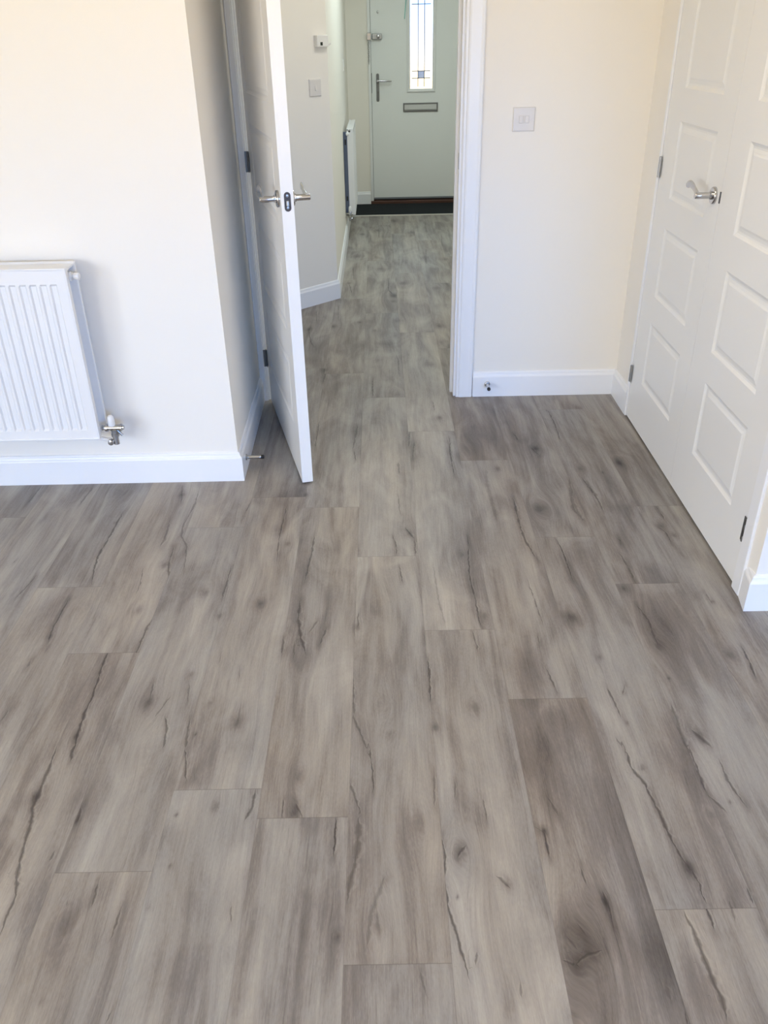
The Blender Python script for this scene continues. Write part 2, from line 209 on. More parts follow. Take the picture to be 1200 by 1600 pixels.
KNOTS = [(-0.739,1.969,0.016,0.7),(-0.612,1.574,0.019,0.7),(-0.554,2.049,0.02,0.55),(-0.454,1.569,0.01,0.5),(-0.958,1.851,0.009,0.6),(-0.761,1.46,0.011,0.8),(-0.524,1.68,0.012,0.5),(-0.375,1.496,0.013,0.5),(-0.489,1.93,0.01,0.5),(-0.713,2.207,0.02,0.6),(-0.754,2.677,0.013,0.6),(-0.946,2.484,0.006,0.5),(-0.552,2.454,0.015,0.3),(-0.471,1.461,0.003,0.8),(-0.995,2.72,0.028,0.3),(-0.908,1.975,0.019,0.25),(-0.289,2.659,0.013,0.5),(-0.197,2.264,0.021,0.3),(-0.377,1.989,0.016,0.6),(-0.036,2.183,0.027,-0.2),(-0.017,1.553,0.019,0.25),(0.001,1.443,0.011,0.3),(0.218,1.532,0.019,0.6),(0.113,1.468,0.009,0.7),(-0.085,1.867,0.012,0.5),(0.286,1.911,0.016,0.5),(-0.325,2.321,0.01,0.5),(-0.234,1.715,0.017,0.3),(0.083,2.374,0.018,0.5),(0.248,2.235,0.013,0.4),(0.537,1.893,0.023,0.8),(0.72,2.029,0.014,0.8),(0.923,1.716,0.021,0.6),(0.745,1.757,0.018,0.4),(0.732,1.628,0.004,0.7),(0.572,1.717,0.008,0.5),(0.546,2.523,0.027,0.5),(0.408,1.489,0.018,0.3),(0.742,1.424,0.018,0.5),(0.942,2.39,0.018,0.6),(0.966,2.327,0.01,0.6),(0.962,1.956,0.008,0.6),(0.601,1.575,0.005,0.5),(0.581,1.47,0.005,0.5),(0.772,2.616,0.008,0.4),(0.788,1.84,0.027,0.25),(-0.795,1.279,0.015,0.7),(-0.385,1.243,0.01,0.35),(-0.63,0.972,0.013,0.3),(-0.574,1.424,0.018,0.3),(-0.304,0.902,0.012,0.3),(-0.467,1.223,0.002,1.0),(-0.453,1.092,0.004,0.7),(-0.679,1.213,0.006,0.6),(-0.622,0.823,0.005,0.4),(-0.474,1.004,0.006,0.4),(0.056,1.185,0.027,0.45),(0.144,1.116,0.013,0.5),(-0.105,0.935,0.009,0.4),(-0.029,0.955,0.014,0.3),(-0.208,1.323,0.015,0.5),(0.23,1.04,0.011,0.6),(0.128,1.013,0.003,0.9),(0.139,1.086,0.019,0.3),(-0.21,1.222,0.012,0.4),(-0.012,1.05,0.009,0.3),(0.597,1.066,0.013,0.6),(0.358,0.93,0.032,0.4),(0.335,0.842,0.028,0.3),(0.323,1.16,0.006,0.7),(0.414,0.997,0.009,0.6),(0.689,1.195,0.01,0.5),(0.307,0.781,0.015,0.4),(0.58,1.329,0.007,0.6),(0.386,1.0,0.009,0.3),(0.572,0.901,0.008,0.4),(0.741,1.228,0.004,0.5),(-0.276,4.696,0.022,0.8),(0.148,5.635,0.036,0.7),(0.089,5.327,0.03,0.7),(0.101,4.784,0.03,0.7),(0.375,5.494,0.033,0.6),(0.006,6.048,0.033,0.5),(-0.169,6.455,0.029,0.5),(0.253,3.343,0.021,0.7),(-0.015,4.105,0.02,0.5),(0.081,5.193,0.029,0.5),(0.338,4.656,0.026,0.6),(0.069,3.623,0.024,0.4),(-0.221,4.253,0.021,0.4),(-0.035,4.608,0.022,0.4),(-0.02,7.417,0.037,0.5),(-0.151,7.269,0.032,0.5),(-0.214,5.662,0.024,0.6),(-0.419,4.651,0.018,0.6),(-0.126,4.768,0.016,0.6),(-0.288,3.969,0.017,0.5),(0.25,4.018,0.024,0.5),(0.335,4.38,0.036,0.4),(0.073,4.496,0.028,0.5),(-0.037,8.035,0.029,0.5),(0.139,7.831,0.028,0.4),(0.395,6.017,0.03,0.4),(0.499,6.304,0.026,0.4),(0.618,3.012,0.018,0.7),(0.759,2.826,0.015,0.6),(0.919,2.871,0.024,0.75),(0.443,2.839,0.014,0.5),(0.569,2.533,0.029,0.4),(0.405,3.18,0.039,0.3),(0.837,2.791,0.004,1.0),(0.644,2.698,0.023,0.3),(0.335,3.025,0.029,0.3),(0.873,3.421,0.028,0.35)]

PX0, PW, PL_ = -0.0914, 0.1978, 1.354
JOINT = {-19: .4, -18: 1.0, -17: .7, -16: .2, -15: .9, -14: .5, -13: 1.1, -12: .3, -11: .8, -10: .15, -9: 1.0, -8: .55, -7: 1.18, -6: .33, -5: .74, -4: .42, -3: 1.083, -2: 1.290, -1: 1.208, 0: .880, 1: 1.846, 2: 1.561, 3: 2.331, 4: 2.054, 5: 2.527,
         6: 1.70, 7: 1.25, 8: .62, 9: 1.0, 10: .35, 11: .8, 12: .2, 13: 1.1, 14: .6, 15: .9}
TONE = {(2, 0): -.10, (2, 2): -.085, (0, 2): .05, (1, 2): .05, (0, 1): .03, (1, 0): .03, (3, 2): -.02, (4, 2): -.05, (5, 3): -.07, (-2, 1): .02, (-3, 1): .0, (-1, 2): -.02,
        (-2, 2): -.01, (1, 4): .05, (1, 3): .04, (0, 3): -.03, (2, 3): -.03, (3, 1): .0, (-1, 1): .02}
WARM = {(2, 0): .5, (2, 2): .5, (-1, 1): .45, (0, 2): .4, (1, 2): .4, (0, 1): .35, (3, 1): -.5, (4, 1): -.6, (4, 2): -.2, (5, 2): -.5, (-3, 1): -.2, (-2, 1): .1}
def ranges_y(x):
    return None
def build_floor():
    rng = np.random.default_rng(11)
    V = []; Fq = []; att = {k: [] for k in ('gu', 'gv', 'crs', 'crw', 'crd', 'halo', 'ex', 'ey', 'tone', 'warm', 'pid')}
    base = 0
    kn = np.array(KNOTS)
    def emit(k, xa, xb, y0, y1, ya, yb, dx, dy, key):
        nonlocal base
        nx = max(2, int(round((xb-xa)/dx))+1); ny = max(2, int(round((yb-ya)/dy))+1)
        xs = np.linspace(xa, xb, nx); ys = np.linspace(ya, yb, ny)
        X, Y = np.meshgrid(xs, ys); X = X.ravel(); Y = Y.ravel()
        cx = PX0+(k+.5)*PW
        gu = X-cx; gv = Y-y0
        halo = np.zeros_like(X); crs = np.full_like(X, .05); crw = np.zeros_like(X); crd = np.zeros_like(X); best = np.full_like(X, 1e9)
        xl, xr = PX0+k*PW, PX0+(k+1)*PW
        for kx, ky, r, st in KNOTS:
            if not (xl-.01 < kx < xr+.01 and y0 < ky < y1): continue
            r = max(r, .004)
            ddx = X-kx; ddy = Y-ky
            q = (ddx/(1.9*r))**2+(ddy/(4.2*r))**2
            if r > .006:
                gu = gu-.75*ddx*np.exp(-q)*np.sign(st); gv = gv+np.exp(-q*1.2)*ddx*.8
            halo += st*.5*np.exp(-((ddx/(1.2*r))**2+(ddy/(1.9*r))**2))
            if st > .3: halo += st*.42*np.exp(-((ddx/(.5*r))**2+(ddy/(.8*r))**2))
        for wd, st, pl in CRACKS:
            L = len(pl); a = np.array(pl)
            mid = a.mean(0)
            if not (xl-.004 < mid[0] < xr+.004 and y0-.02 < mid[1] < y1+.02): continue
            seg = np.sqrt(((a[1:]-a[:-1])**2).sum(1)); tot = seg.sum(); acc = 0.
            for i in range(L-1):
                p, q2 = a[i], a[i+1]; d = (q2-p)/max(seg[i], 1e-6)
                t = (X-p[0])*d[0]+(Y-p[1])*d[1]; s = (X-p[0])*(-d[1])+(Y-p[1])*d[0]
                if d[1] > 0: s = -s
                tc = np.clip(t, 0, seg[i]); dist = np.sqrt(s*s+(t-tc)**2)
                g = (acc+tc)/tot
                tap = np.minimum(1, np.minimum(g, 1-g)*5+.12)
                inside = dist < np.minimum(best, .02)
                over = np.abs(t-tc)
                w = np.where(over > .004, 0, wd*.0017*tap)
                crs = np.where(inside, s, crs); crw = np.where(inside, w, crw); crd = np.where(inside, st, crd)
                best = np.where(inside, dist, best)
                acc += seg[i]
            dm = np.full_like(X, 1e9)
            for i in range(L-1):
                p, q2 = a[i], a[i+1]; d = (q2-p)
                t = np.clip(((X-p[0])*d[0]+(Y-p[1])*d[1])/max((d*d).sum(), 1e-9), 0, 1)
                dm = np.minimum(dm, np.sqrt((X-p[0]-t*d[0])**2+((Y-p[1]-t*d[1])*.45)**2))
            halo += st*.27*np.exp(-(dm/(.006+.0016*wd))**2)
        V.append(np.stack([X, Y, np.zeros_like(X)], 1))
        i = np.arange(nx*ny).reshape(ny, nx)+base
        Fq.append(np.stack([i[:-1, :-1].ravel(), i[:-1, 1:].ravel(), i[1:, 1:].ravel(), i[1:, :-1].ravel()], 1))
        base += nx*ny
        n1 = np.ones_like(X)
        r0 = np.random.default_rng(abs(hash((key[0]*97+key[1]*13+5)))).random(3)
        tone = TONE.get(key, (r0[0]-.5)*.06)+(.035 if key[0] < -2 else 0); warm = WARM.get(key, (r0[1]-.5)*.9)  # planks at the left are painted lighter to stand in for window glare
        for nme, val in (('gu', gu), ('gv', gv), ('crs', crs), ('crw', crw), ('crd', crd), ('halo', halo), ('ex', np.minimum(X-xl, xr-X)), ('ey', np.minimum(Y-y0, y1-Y)),
                         ('tone', n1*tone), ('warm', n1*warm), ('pid', n1*(r0[2]*50))): att[nme].append(val)
    for k in range(-19, 16):
        xl, xr = PX0+k*PW, PX0+(k+1)*PW
        xm = (xl+xr)/2
        j0 = JOINT[k]
        for n in range(-5, 8):
            y0 = j0+(n-1)*PL_ ; y1 = y0+PL_
            n_id = int(math.floor((y0-.05)/PL_))+1
            # room part, then the hall beyond the doorway
            for (xa, xb, ylo, yhi, dx, dy) in ((-3.8, 3.0, -3.42, .62, .05, .12), (-1.6, 1.5, .62, 3.66, .0042, .0085), (-3.8, -1.6, .62, 3.0, .05, .12), (1.5, 3.0, .62, 2.0, .05, .12),
                                               (-1.35, 1.1, 3.66, 8.09, .007, .018)):
                a, b = max(xl, xa), min(xr, xb); c, d = max(y0, ylo), min(y1, yhi)
                if b-a < .002 or d-c < .002: continue
                emit(k, a, b, y0, y1, c, d, dx, dy, (k, int(math.floor((y0+PL_*.5)/PL_))))
    V = np.concatenate(V); Fq = np.concatenate(Fq)
    me = bpy.data.meshes.new('floor')
    me.vertices.add(len(V)); me.vertices.foreach_set('co', V.astype(np.float32).ravel())
    me.loops.add(len(Fq)*4); me.loops.foreach_set('vertex_index', Fq.astype(np.int32).ravel())
    me.polygons.add(len(Fq)); me.polygons.foreach_set('loop_start', np.arange(0, len(Fq)*4, 4, dtype=np.int32))
    me.update(calc_edges=True)
    for nme, vals in att.items():
        A = me.attributes.new(nme, 'FLOAT', 'POINT'); A.data.foreach_set('value', np.concatenate(vals).astype(np.float32))
    o = bpy.data.objects.new('floor', me); COL.objects.link(o); o['kind'] = 'structure'
    return o
def floor_mat():
    m = bpy.data.materials.new('grey_oak_planks'); m.use_nodes = True; nt = m.node_tree; N = nt.nodes; Lk = nt.links.new
    b = N['Principled BSDF']
    def at(n):
        a = N.new('ShaderNodeAttribute'); a.attribute_name = n; return a.outputs['Fac']
    def mth(op, a, c=None, d=None, clamp=False):
        n = N.new('ShaderNodeMath'); n.operation = op; n.use_clamp = clamp
        for i, v in enumerate((a, c, d)):
            if v is None: continue
            if isinstance(v, (int, float)): n.inputs[i].default_value = v
            else: Lk(v, n.inputs[i])
        return n.outputs[0]
    def comb(x, y, z):
        n = N.new('ShaderNodeCombineXYZ')
        for i, v in enumerate((x, y, z)):
            if isinstance(v, (int, float)): n.inputs[i].default_value = v
            else: Lk(v, n.inputs[i])
        return n.outputs[0]
    def noise(x, y, sx, sy, det=3, dist=0.0, seed=0.0, rough=.5):
        v = comb(mth('MULTIPLY', x, sx), mth('MULTIPLY', y, sy), mth('ADD', pid, seed))
        n = N.new('ShaderNodeTexNoise'); n.inputs['Scale'].default_value = 1; n.inputs['Detail'].default_value = det
        n.inputs['Distortion'].default_value = dist; n.inputs['Roughness'].default_value = rough
        Lk(v, n.inputs['Vector']); return n.outputs['Fac']
    def rng(v, a, c, d, e, smooth=False):
        n = N.new('ShaderNodeMapRange'); n.clamp = True
        if smooth: n.interpolation_type = 'SMOOTHSTEP'
        Lk(v, n.inputs['Value'])
        for i, x in zip(('From Min', 'From Max', 'To Min', 'To Max'), (a, c, d, e)): n.inputs[i].default_value = x
        return n.outputs['Result']
    pid = at('pid'); gu0 = at('gu'); gv = at('gv')
    # wandering grain
    wob = noise(gu0, gv, 5, 1.6, 2, 0, 3.3)
    gu = mth('ADD', gu0, mth('MULTIPLY', mth('SUBTRACT', wob, .5), .045))
    n_f = noise(gu, gv, 300, 11, 4, 0, 1.0, .6)
    n_s = noise(gu, gv, 620, 90, 2, 0, 2.0, .6)
    n_m = noise(gu, gv, 55, 1.9, 4, .3, 5.0, .55)
    n_b = noise(gu, gv, 17, 1.3, 4, .6, 9.0, .55)
    n_c = noise(gu, gv, 8, 2.6, 4, .8, 14.0, .55)
    # cathedral growth lines
    ph = mth('ADD', mth('MULTIPLY', noise(gu, gv, 9, 1.0, 2, 0, 21.0), 26), mth('MULTIPLY', gu, 120))
    lines = mth('SINE', ph)
    lm = rng(noise(gu, gv, 8, 1.7, 2, 0, 27.0), .48, .68, 0, 1)
    pores = rng(noise(gu, gv, 210, 5, 2, 0, 33.0), .64, .78, 0, 1)
    v = mth('ADD', .525, at('tone'))
    for src, amp in ((n_s, .20), (n_f, .24), (n_m, .17), (n_b, .58), (n_c, .66)):
        v = mth('ADD', v, mth('MULTIPLY', mth('SUBTRACT', src, .5), amp))
    v = mth('ADD', v, mth('MULTIPLY', mth('MULTIPLY', lines, lm), .035))
    v = mth('SUBTRACT', v, mth('MULTIPLY', pores, .10))
    hal = mth('MULTIPLY', at('halo'), rng(n_m, .25, .7, 1.3, .6))
    v = mth('SUBTRACT', v, mth('MULTIPLY', hal, .50))
    # darker grain around the knots shows as fine lines
    v = mth('SUBTRACT', v, mth('MULTIPLY', mth('MULTIPLY', mth('ABSOLUTE', at('halo')), mth('SINE', mth('MULTIPLY', gu, 620))), .05))
    # cracks: signed distance to the line, roughened
    jit = mth('MULTIPLY', mth('SUBTRACT', noise(gu0, gv, 40, 45, 3, 0, 40.0), .5), .009)
    cs = mth('ADD', at('crs'), jit)
    wj = mth('MULTIPLY', at('crw'), rng(noise(gu0, gv, 5, 38, 2, 0, 44.0), .34, .62, .35, 1.25))
    has = rng(at('crw'), 0.0, .0004, 0, 1)
    core = mth('MULTIPLY', mth('SUBTRACT', 1, mth('DIVIDE', mth('ABSOLUTE', cs), mth('ADD', wj, .0001)), None, True), has)
    core = mth('MULTIPLY', mth('POWER', core, .6), at('crd'))
    lite = mth('SUBTRACT', 1, mth('DIVIDE', mth('ABSOLUTE', mth('SUBTRACT', cs, mth('MULTIPLY', wj, 1.6))), mth('ADD', wj, .0001)), None, True)
    lite = mth('MULTIPLY', mth('MULTIPLY', lite, has), at('crd'))
    v = mth('ADD', v, mth('MULTIPLY', lite, .10))
    ramp = N.new('ShaderNodeValToRGB'); Lk(v, ramp.inputs[0]); e = ramp.color_ramp.elements
    def s2l(*c): return tuple(((x/255+.055)/1.055)**2.4 if x/255 > .04045 else x/255/12.92 for x in c)+(1,)
    e[0].position = .0; e[0].color = s2l(58, 52, 50)
    e[1].position = 1.0; e[1].color = s2l(196, 189, 181)
    for p, c in ((.22, (96, 89, 86)), (.42, (128, 120, 116)), (.55, (150, 143, 138)), (.72, (170, 163, 156))):
        x = e.new(p); x.color = s2l(*c)
    wv = mth('ADD', mth('MULTIPLY', at('warm'), .5), mth('MULTIPLY', mth('SUBTRACT', noise(gu, gv, 6, 1.0, 2, 0, 50.0), .5), 2.2))
    tint = N.new('ShaderNodeMix'); tint.data_type = 'RGBA'; Lk(rng(wv, -.6, .6, 0, 1), tint.inputs['Factor'])
    tint.inputs['A'].default_value = (.91, .965, 1.0, 1); tint.inputs['B'].default_value = (.985, .96, .895, 1)
    mul = N.new('ShaderNodeMix'); mul.data_type = 'RGBA'; mul.blend_type = 'MULTIPLY'; mul.inputs['Factor'].default_value = 1
    Lk(ramp.outputs[0], mul.inputs['A']); Lk(tint.outputs['Result'], mul.inputs['B'])
    dk = N.new('ShaderNodeMix'); dk.data_type = 'RGBA'; Lk(mth('MULTIPLY', core, .9), dk.inputs['Factor'])
    Lk(mul.outputs['Result'], dk.inputs['A']); dk.inputs['B'].default_value = s2l(50, 43, 40)
    # plank seams
    se = mth('MAXIMUM', rng(at('ex'), .0002, .0011, .22, 0), rng(at('ey'), .0003, .0016, .38, 0))
    sm = N.new('ShaderNodeMix'); sm.data_type = 'RGBA'; Lk(se, sm.inputs['Factor']); Lk(dk.outputs['Result'], sm.inputs['A']); sm.inputs['B'].default_value = s2l(80, 73, 68)
    Lk(sm.outputs['Result'], b.inputs['Base Color'])
    Lk(rng(n_m, .2, .8, .50, .38), b.inputs['Roughness']); b.inputs['Specular IOR Level'].default_value = .38
    h = mth('SUBTRACT', mth('ADD', mth('MULTIPLY', n_f, .5), mth('MULTIPLY', n_m, .4)), mth('ADD', mth('MULTIPLY', core, 1.2), se))
    bp = N.new('ShaderNodeBump'); bp.inputs['Strength'].default_value = .25; bp.inputs['Distance'].default_value = .0012
    Lk(h, bp.inputs['Height']); Lk(bp.outputs['Normal'], b.inputs['Normal'])
    return m
floor = build_floor(); floor.data.materials.append(floor_mat())

# ------------------------------------------------------------------ room shell
ZC = 2.40
LWY = 2.795                       # wall that faces the camera on the left
RET_A = 0.018                     # the short return wall and the cupboard wall open out slightly
DWY = 3.593                       # wall with the doorway
struct('ceiling', boxes(((-3.9, -3.52, ZC), (3.1, 3.70, ZC+.06)), ((-1.5, 3.70, ZC), (1.2, 9.2, ZC+.06))), CEIL)
struct('wall_left', boxes(((-3.8, LWY, 0), (-.60, LWY+.10, ZC))), WALL)
# return wall: a thin skin whose right face runs from (-.549, LWY) to (-.5645, DWY)
bm = bmesh.new()
v0 = [(-.549, LWY), (-.549-RET_A*(DWY-LWY), DWY+.10), (-.68, DWY+.10), (-.68, LWY+.10), (-.60, LWY+.10), (-.60, LWY)]
lo = [bm.verts.new((x, y, 0)) for x, y in v0]; hi = [bm.verts.new((x, y, ZC)) for x, y in v0]
for i in range(6): bm.faces.new((lo[i], lo[(i+1) % 6], hi[(i+1) % 6], hi[i]))
bm.faces.new(hi); bm.faces.new(list(reversed(lo)))
struct('wall_return', bm, WALL)
DX0, DX1, DH = -.522, .330, 2.00
struct('wall_center', boxes(((-.66, DWY, 0), (DX0-.03, DWY+.10, ZC)), ((DX1+.03, DWY, 0), (1.25, DWY+.10, ZC)), ((DX0-.03, DWY, DH+.03), (DX1+.03, DWY+.10, ZC))), WALL)
# trim: door lining with stop, and moulded architraves on both faces
struct('trim_1', boxes(((DX0-.03, DWY, 0), (DX0, DWY+.10, DH+.03)), ((DX1, DWY, 0), (DX1+.03, DWY+.10, DH+.03)), ((DX0, DWY, DH), (DX1, DWY+.10, DH+.03)),
                       ((DX0, DWY+.048, 0), (DX0+.012, DWY+.085, DH)), ((DX1-.012, DWY+.048, 0), (DX1, DWY+.085, DH)), ((DX0, DWY+.048, DH-.012), (DX1, DWY+.085, DH))), SKIRT)
ARCH = [(0, 0), (0, .010), (.004, .013), (.012, .013), (.015, .0165), (.022, .0175), (.060, .0165), (.066, .0175), (.072, .0165), (.076, .012), (.078, 0)]
def architrave(name, side, y, ny, xin, width=1.0):
    """vertical moulding: side +1 grows to +x, ny is the facing direction"""
    bm = bmesh.new()
    prism(bm, ARCH, [((xin, y, 0), (side*width, 0, 0), (0, ny, 0)), ((xin, y, DH+.012), (side*width, 0, 0), (0, ny, 0))])
    return struct(name, bm, SKIRT)
architrave('trim_2', 1, DWY, -1, DX1+.010)
architrave('trim_3', -1, DWY, -1, DX0-.008, .42)
bm = bmesh.new()
prism(bm, ARCH, [((DX0-.04, DWY, DH+.008), (0, 0, 1), (0, -1, 0)), ((DX1+.088, DWY, DH+.008), (0, 0, 1), (0, -1, 0))])
struct('trim_4', bm, SKIRT)
# rear wall with two glazed openings behind the camera, and the side walls out of view
struct('wall_rear', boxes(((-3.9, -3.52, 0), (-3.70, -3.42, ZC)), ((-2.5, -3.52, 0), (.85, -3.42, ZC)), ((2.85, -3.52, 0), (3.1, -3.42, ZC)),
                          ((-3.70, -3.52, 2.02), (-2.5, -3.42, ZC)), ((.85, -3.52, 2.10), (2.85, -3.42, ZC)), ((.85, -3.52, 0), (2.85, -3.42, .80))), WALL)
struct('wall_far_left', boxes(((-3.9, -3.42, 0), (-3.8, -2.3, ZC)), ((-3.9, -.3, 0), (-3.8, LWY+.1, ZC)), ((-3.9, -2.3, 0), (-3.8, -.3, .8)), ((-3.9, -2.3, 2.1), (-3.8, -.3, ZC))), WALL)
struct('wall_far_right', boxes(((3.0, -3.42, 0), (3.1, 2.0, ZC))), WALL)
def window_frame(name, x0, x1, z0, z1):
    t = .05
    return struct(name, boxes(((x0, -3.50, z0), (x0+t, -3.45, z1)), ((x1-t, -3.50, z0), (x1, -3.45, z1)), ((x0, -3.50, z0), (x1, -3.45, z0+t)), ((x0, -3.50, z1-t), (x1, -3.45, z1)),
                              (((x0+x1)/2-t/2, -3.50, z0), ((x0+x1)/2+t/2, -3.45, z1))), FRAMEW)
window_frame('window_1', -3.70, -2.5, 0.0, 2.02)
window_frame('window_2', .85, 2.85, .80, 2.10)

struct('window_added', boxes(((-3.88, -2.3, .8), (-3.83, -.3, .85)), ((-3.88, -2.3, 2.05), (-3.83, -.3, 2.1)), ((-3.88, -2.3, .8), (-3.83, -2.25, 2.1)), ((-3.88, -.35, .8), (-3.83, -.3, 2.1)), ((-3.88, -1.325, .8), (-3.83, -1.275, 2.1))), FRAMEW)  # unseen side window added so more daylight reaches the cupboard doors

# right wall with the cupboard: built along a line that leans 0.66 degrees
RP = Vector((1.067, 3.325, 0)); RA = -0.0115
def rlocal(o):
    o.location = RP; o.rotation_euler = (0, 0, RA); return o
# local frame: x = 0 is the face of the cupboard doors, the room is at x < 0, y runs along the wall
YN, YF = -1.290, 0.0              # near and far edge of the pair of doors
rlocal(struct('wall_right', boxes(((.010, YF+.02, 0), (.12, .285, ZC)), ((.010, -1.400, 0), (.12, YN-.055, ZC)), ((.010, YN-.055, 2.03), (.12, YF+.02, ZC)), ((.12, -1.40, 0), (.20, .285, ZC))), WALL))
rlocal(struct('trim_5', boxes(((-.006, YF+.002, 0), (.060, YF+.021, 2.03)), ((-.008, YN-.056, 0), (.060, YN-.003, 2.03)), ((-.006, YN-.056, 1.995), (.060, YF+.021, 2.03))), SKIRT, bevel=.003))
struct('wall_right_corner', boxes(((1.052, 1.922, 0), (3.0, 2.02, ZC))), WALL)

# skirting boards
skirt('baseboard_left', [(-3.8, LWY), (-.549, LWY), (-.549-RET_A*.782, DWY-.016)])
skirt('baseboard_center', [(.4185, DWY), (1.074, DWY)])
# on the cupboard wall the room lies towards -x
rl = lambda x, y: (RP.x+x*math.cos(RA)-y*math.sin(RA), RP.y+x*math.sin(RA)+y*math.cos(RA))
skirt('baseboard_right_far', [rl(.010, .266), rl(.010, .0215)])
skirt('baseboard_right', [rl(.010, YN-.057), (1.0515, 1.922), (3.0, 1.922)])

# ------------------------------------------------------------------ hall shell
HX = -.273
struct('wall_hall_side', boxes(((-1.42, 3.69, 0), (-1.32, 4.3, ZC)), ((-1.42, 3.69, 0), (-.66, 3.693, ZC))), WALL)
bm = bmesh.new()
d0 = Vector((-1.32, 4.273-.02, 0)); d1 = Vector((HX, 5.300, 0)); 
v0 = [(-1.42, 4.153), (HX, 5.300), (HX-.05, 5.45), (-1.42, 4.353)]
lo = [bm.verts.new((x, y, 0)) for x, y in v0]; hi = [bm.verts.new((x, y, ZC)) for x, y in v0]
for i in range(4): bm.faces.new((lo[i], lo[(i+1) % 4], hi[(i+1) % 4], hi[i]))
bm.faces.new(hi); bm.faces.new(list(reversed(lo)))
struct('wall_hall_diagonal', bm, WALL)
struct('wall_hall_left', boxes(((HX-.1, 5.302, 0), (HX, 8.85, ZC))), WALL)
struct('wall_hall_right', boxes(((1.10, 3.69, 0), (1.2, 8.85, ZC))), WALL)
FDY = 8.75; FX0, FX1 = -.045, .885
struct('wall_hall_front', boxes(((-.38, FDY-.02, 0), (FX0-.028, FDY+.12, ZC)), ((FX1+.028, FDY-.02, 0), (1.2, FDY+.12, ZC)), ((FX0-.028, FDY-.02, 2.09), (FX1+.028, FDY+.12, ZC))), WALL)
skirt('baseboard_hall_left', [(-1.32, 4.253), (HX, 5.300), (HX, FDY-.0365)])
skirt('baseboard_hall_front', [(HX+.017, FDY-.02), (FX0-.032, FDY-.02)])
struct('trim_6', boxes(((FX0-.028, FDY-.035, .03), (FX0-.003, FDY+.09, 2.09)), ((FX1+.003, FDY-.035, .03), (FX1+.028, FDY+.09, 2.09)), ((FX0-.028, FDY-.035, 2.062), (FX1+.028, FDY+.09, 2.09)), ((FX0-.010, FDY+.053, .03), (FX0+.014, FDY+.09, 2.09)), ((FX1-.014, FDY+.053, .03), (FX1+.010, FDY+.09, 2.09)), ((FX0, FDY+.053, 2.045), (FX1, FDY+.09, 2.09))), FRAMEW, bevel=.002)
struct('trim_7', boxes(((FX0-.03, FDY-.055, -.02), (FX1+.03, FDY+.10, .030)), ((FX0-.005, FDY+.053, .030), (FX1+.005, FDY+.09, .066))), SILLM, bevel=.003)
struct('trim_8', boxes(((HX+.003, 8.078, -.004), (1.10, 8.106, .006))), STRIPM, bevel=.002)
struct('floor_mat_well', boxes(((HX, 8.09, -.03), (1.10, 8.76, -.006))), DARK)

# ------------------------------------------------------------------ moulded doors
PANELS = ((.205, .462), (.565, .823), (.928, 1.185), (1.288, 1.87))
def leaf_mesh(w, h, t, px0, px1, panels, z0=.008):
    """leaf in local coords: x 0..w, front face y = 0 facing -y, back face y = t"""
    bm = bmesh.new()
    xs = [0, px0, px1, w]; zs = [z0]+[z for p in panels for z in p]+[h]
    for y, s in ((0, 1), (t, -1)):
        for i in range(3):
            for j in range(len(zs)-1):
                x0, x1, za, zb = xs[i], xs[i+1], zs[j], zs[j+1]
                if i == 1 and j % 2 == 1:
                    rings = []
                    for ins, dep in ((0, 0), (.004, .0026), (.010, .0055), (.016, .0060), (.026, .0042), (.033, .0018), (.035, .0016)):
                        rings.append([bm.verts.new(c) for c in ((x0+ins, y+s*dep, za+ins), (x1-ins, y+s*dep, za+ins), (x1-ins, y+s*dep, zb-ins), (x0+ins, y+s*dep, zb-ins))])
                    for r0, r1 in zip(rings[:-1], rings[1:]):
                        for k in range(4): bm.faces.new((r0[k], r0[(k+1) % 4], r1[(k+1) % 4], r1[k]))
                    bm.faces.new(rings[-1])
                else:
                    bm.faces.new([bm.verts.new(c) for c in ((x0, y, za), (x1, y, za), (x1, y, zb), (x0, y, zb))])
    for q in (((0,0,z0),(0,t,z0),(0,t,h),(0,0,h)), ((w,0,z0),(w,t,z0),(w,t,h),(w,0,h)), ((0,0,z0),(w,0,z0),(w,t,z0),(0,t,z0)), ((0,0,h),(w,0,h),(w,t,h),(0,t,h))):
        bm.faces.new([bm.verts.new(c) for c in q])
    bmesh.ops.remove_doubles(bm, verts=bm.verts, dist=1e-5)
    return bm
def lever_handle(root, x, z, y, s, dirx):
    """rose, neck and curled lever on face y; s = -1 sticks out towards -y; dirx = direction of the lever"""
    bm = bmesh.new(); lathe(bm, (x, y, z), (0, s, 0), [(0, .026), (.006, .026), (.009, .024), (.0095, .012)], 32)
    h = link_mesh('door_handle', bm, CHROME, root, smooth=True)
    bm = bmesh.new(); lathe(bm, (x, y+s*.009, z), (0, s, 0), [(0, .0125), (.006, .0125), (.008, .0098), (.050, .0098), (.053, .0085)], 24)
    link_mesh('neck', bm, CHROME, h, smooth=True)
    bm = bmesh.new(); pts = []; R = []; F = []
    for i in range(25):
        u = i/24
        px = x+dirx*(-.006+.122*u)
        pz = z+.001+.026*math.sin(PI*min(1, max(0, (u-.10)/.80))**1.0*.62)*u**.6 - (.010*max(0, (u-.72)/.28)**1.5)
        py = y+s*(.053-.010*math.sin(PI*u)*.4)
        pts.append((px, py, pz)); R.append(.0098+.0022*max(0, (u-.45)/.55)-.004*max(0, (u-.90)/.10)); F.append(1.0-.62*min(1, u*2.4))
    tube(bm, pts, R, 16, F)
    link_mesh('lever', bm, CHROME, h, smooth=True)
    return h
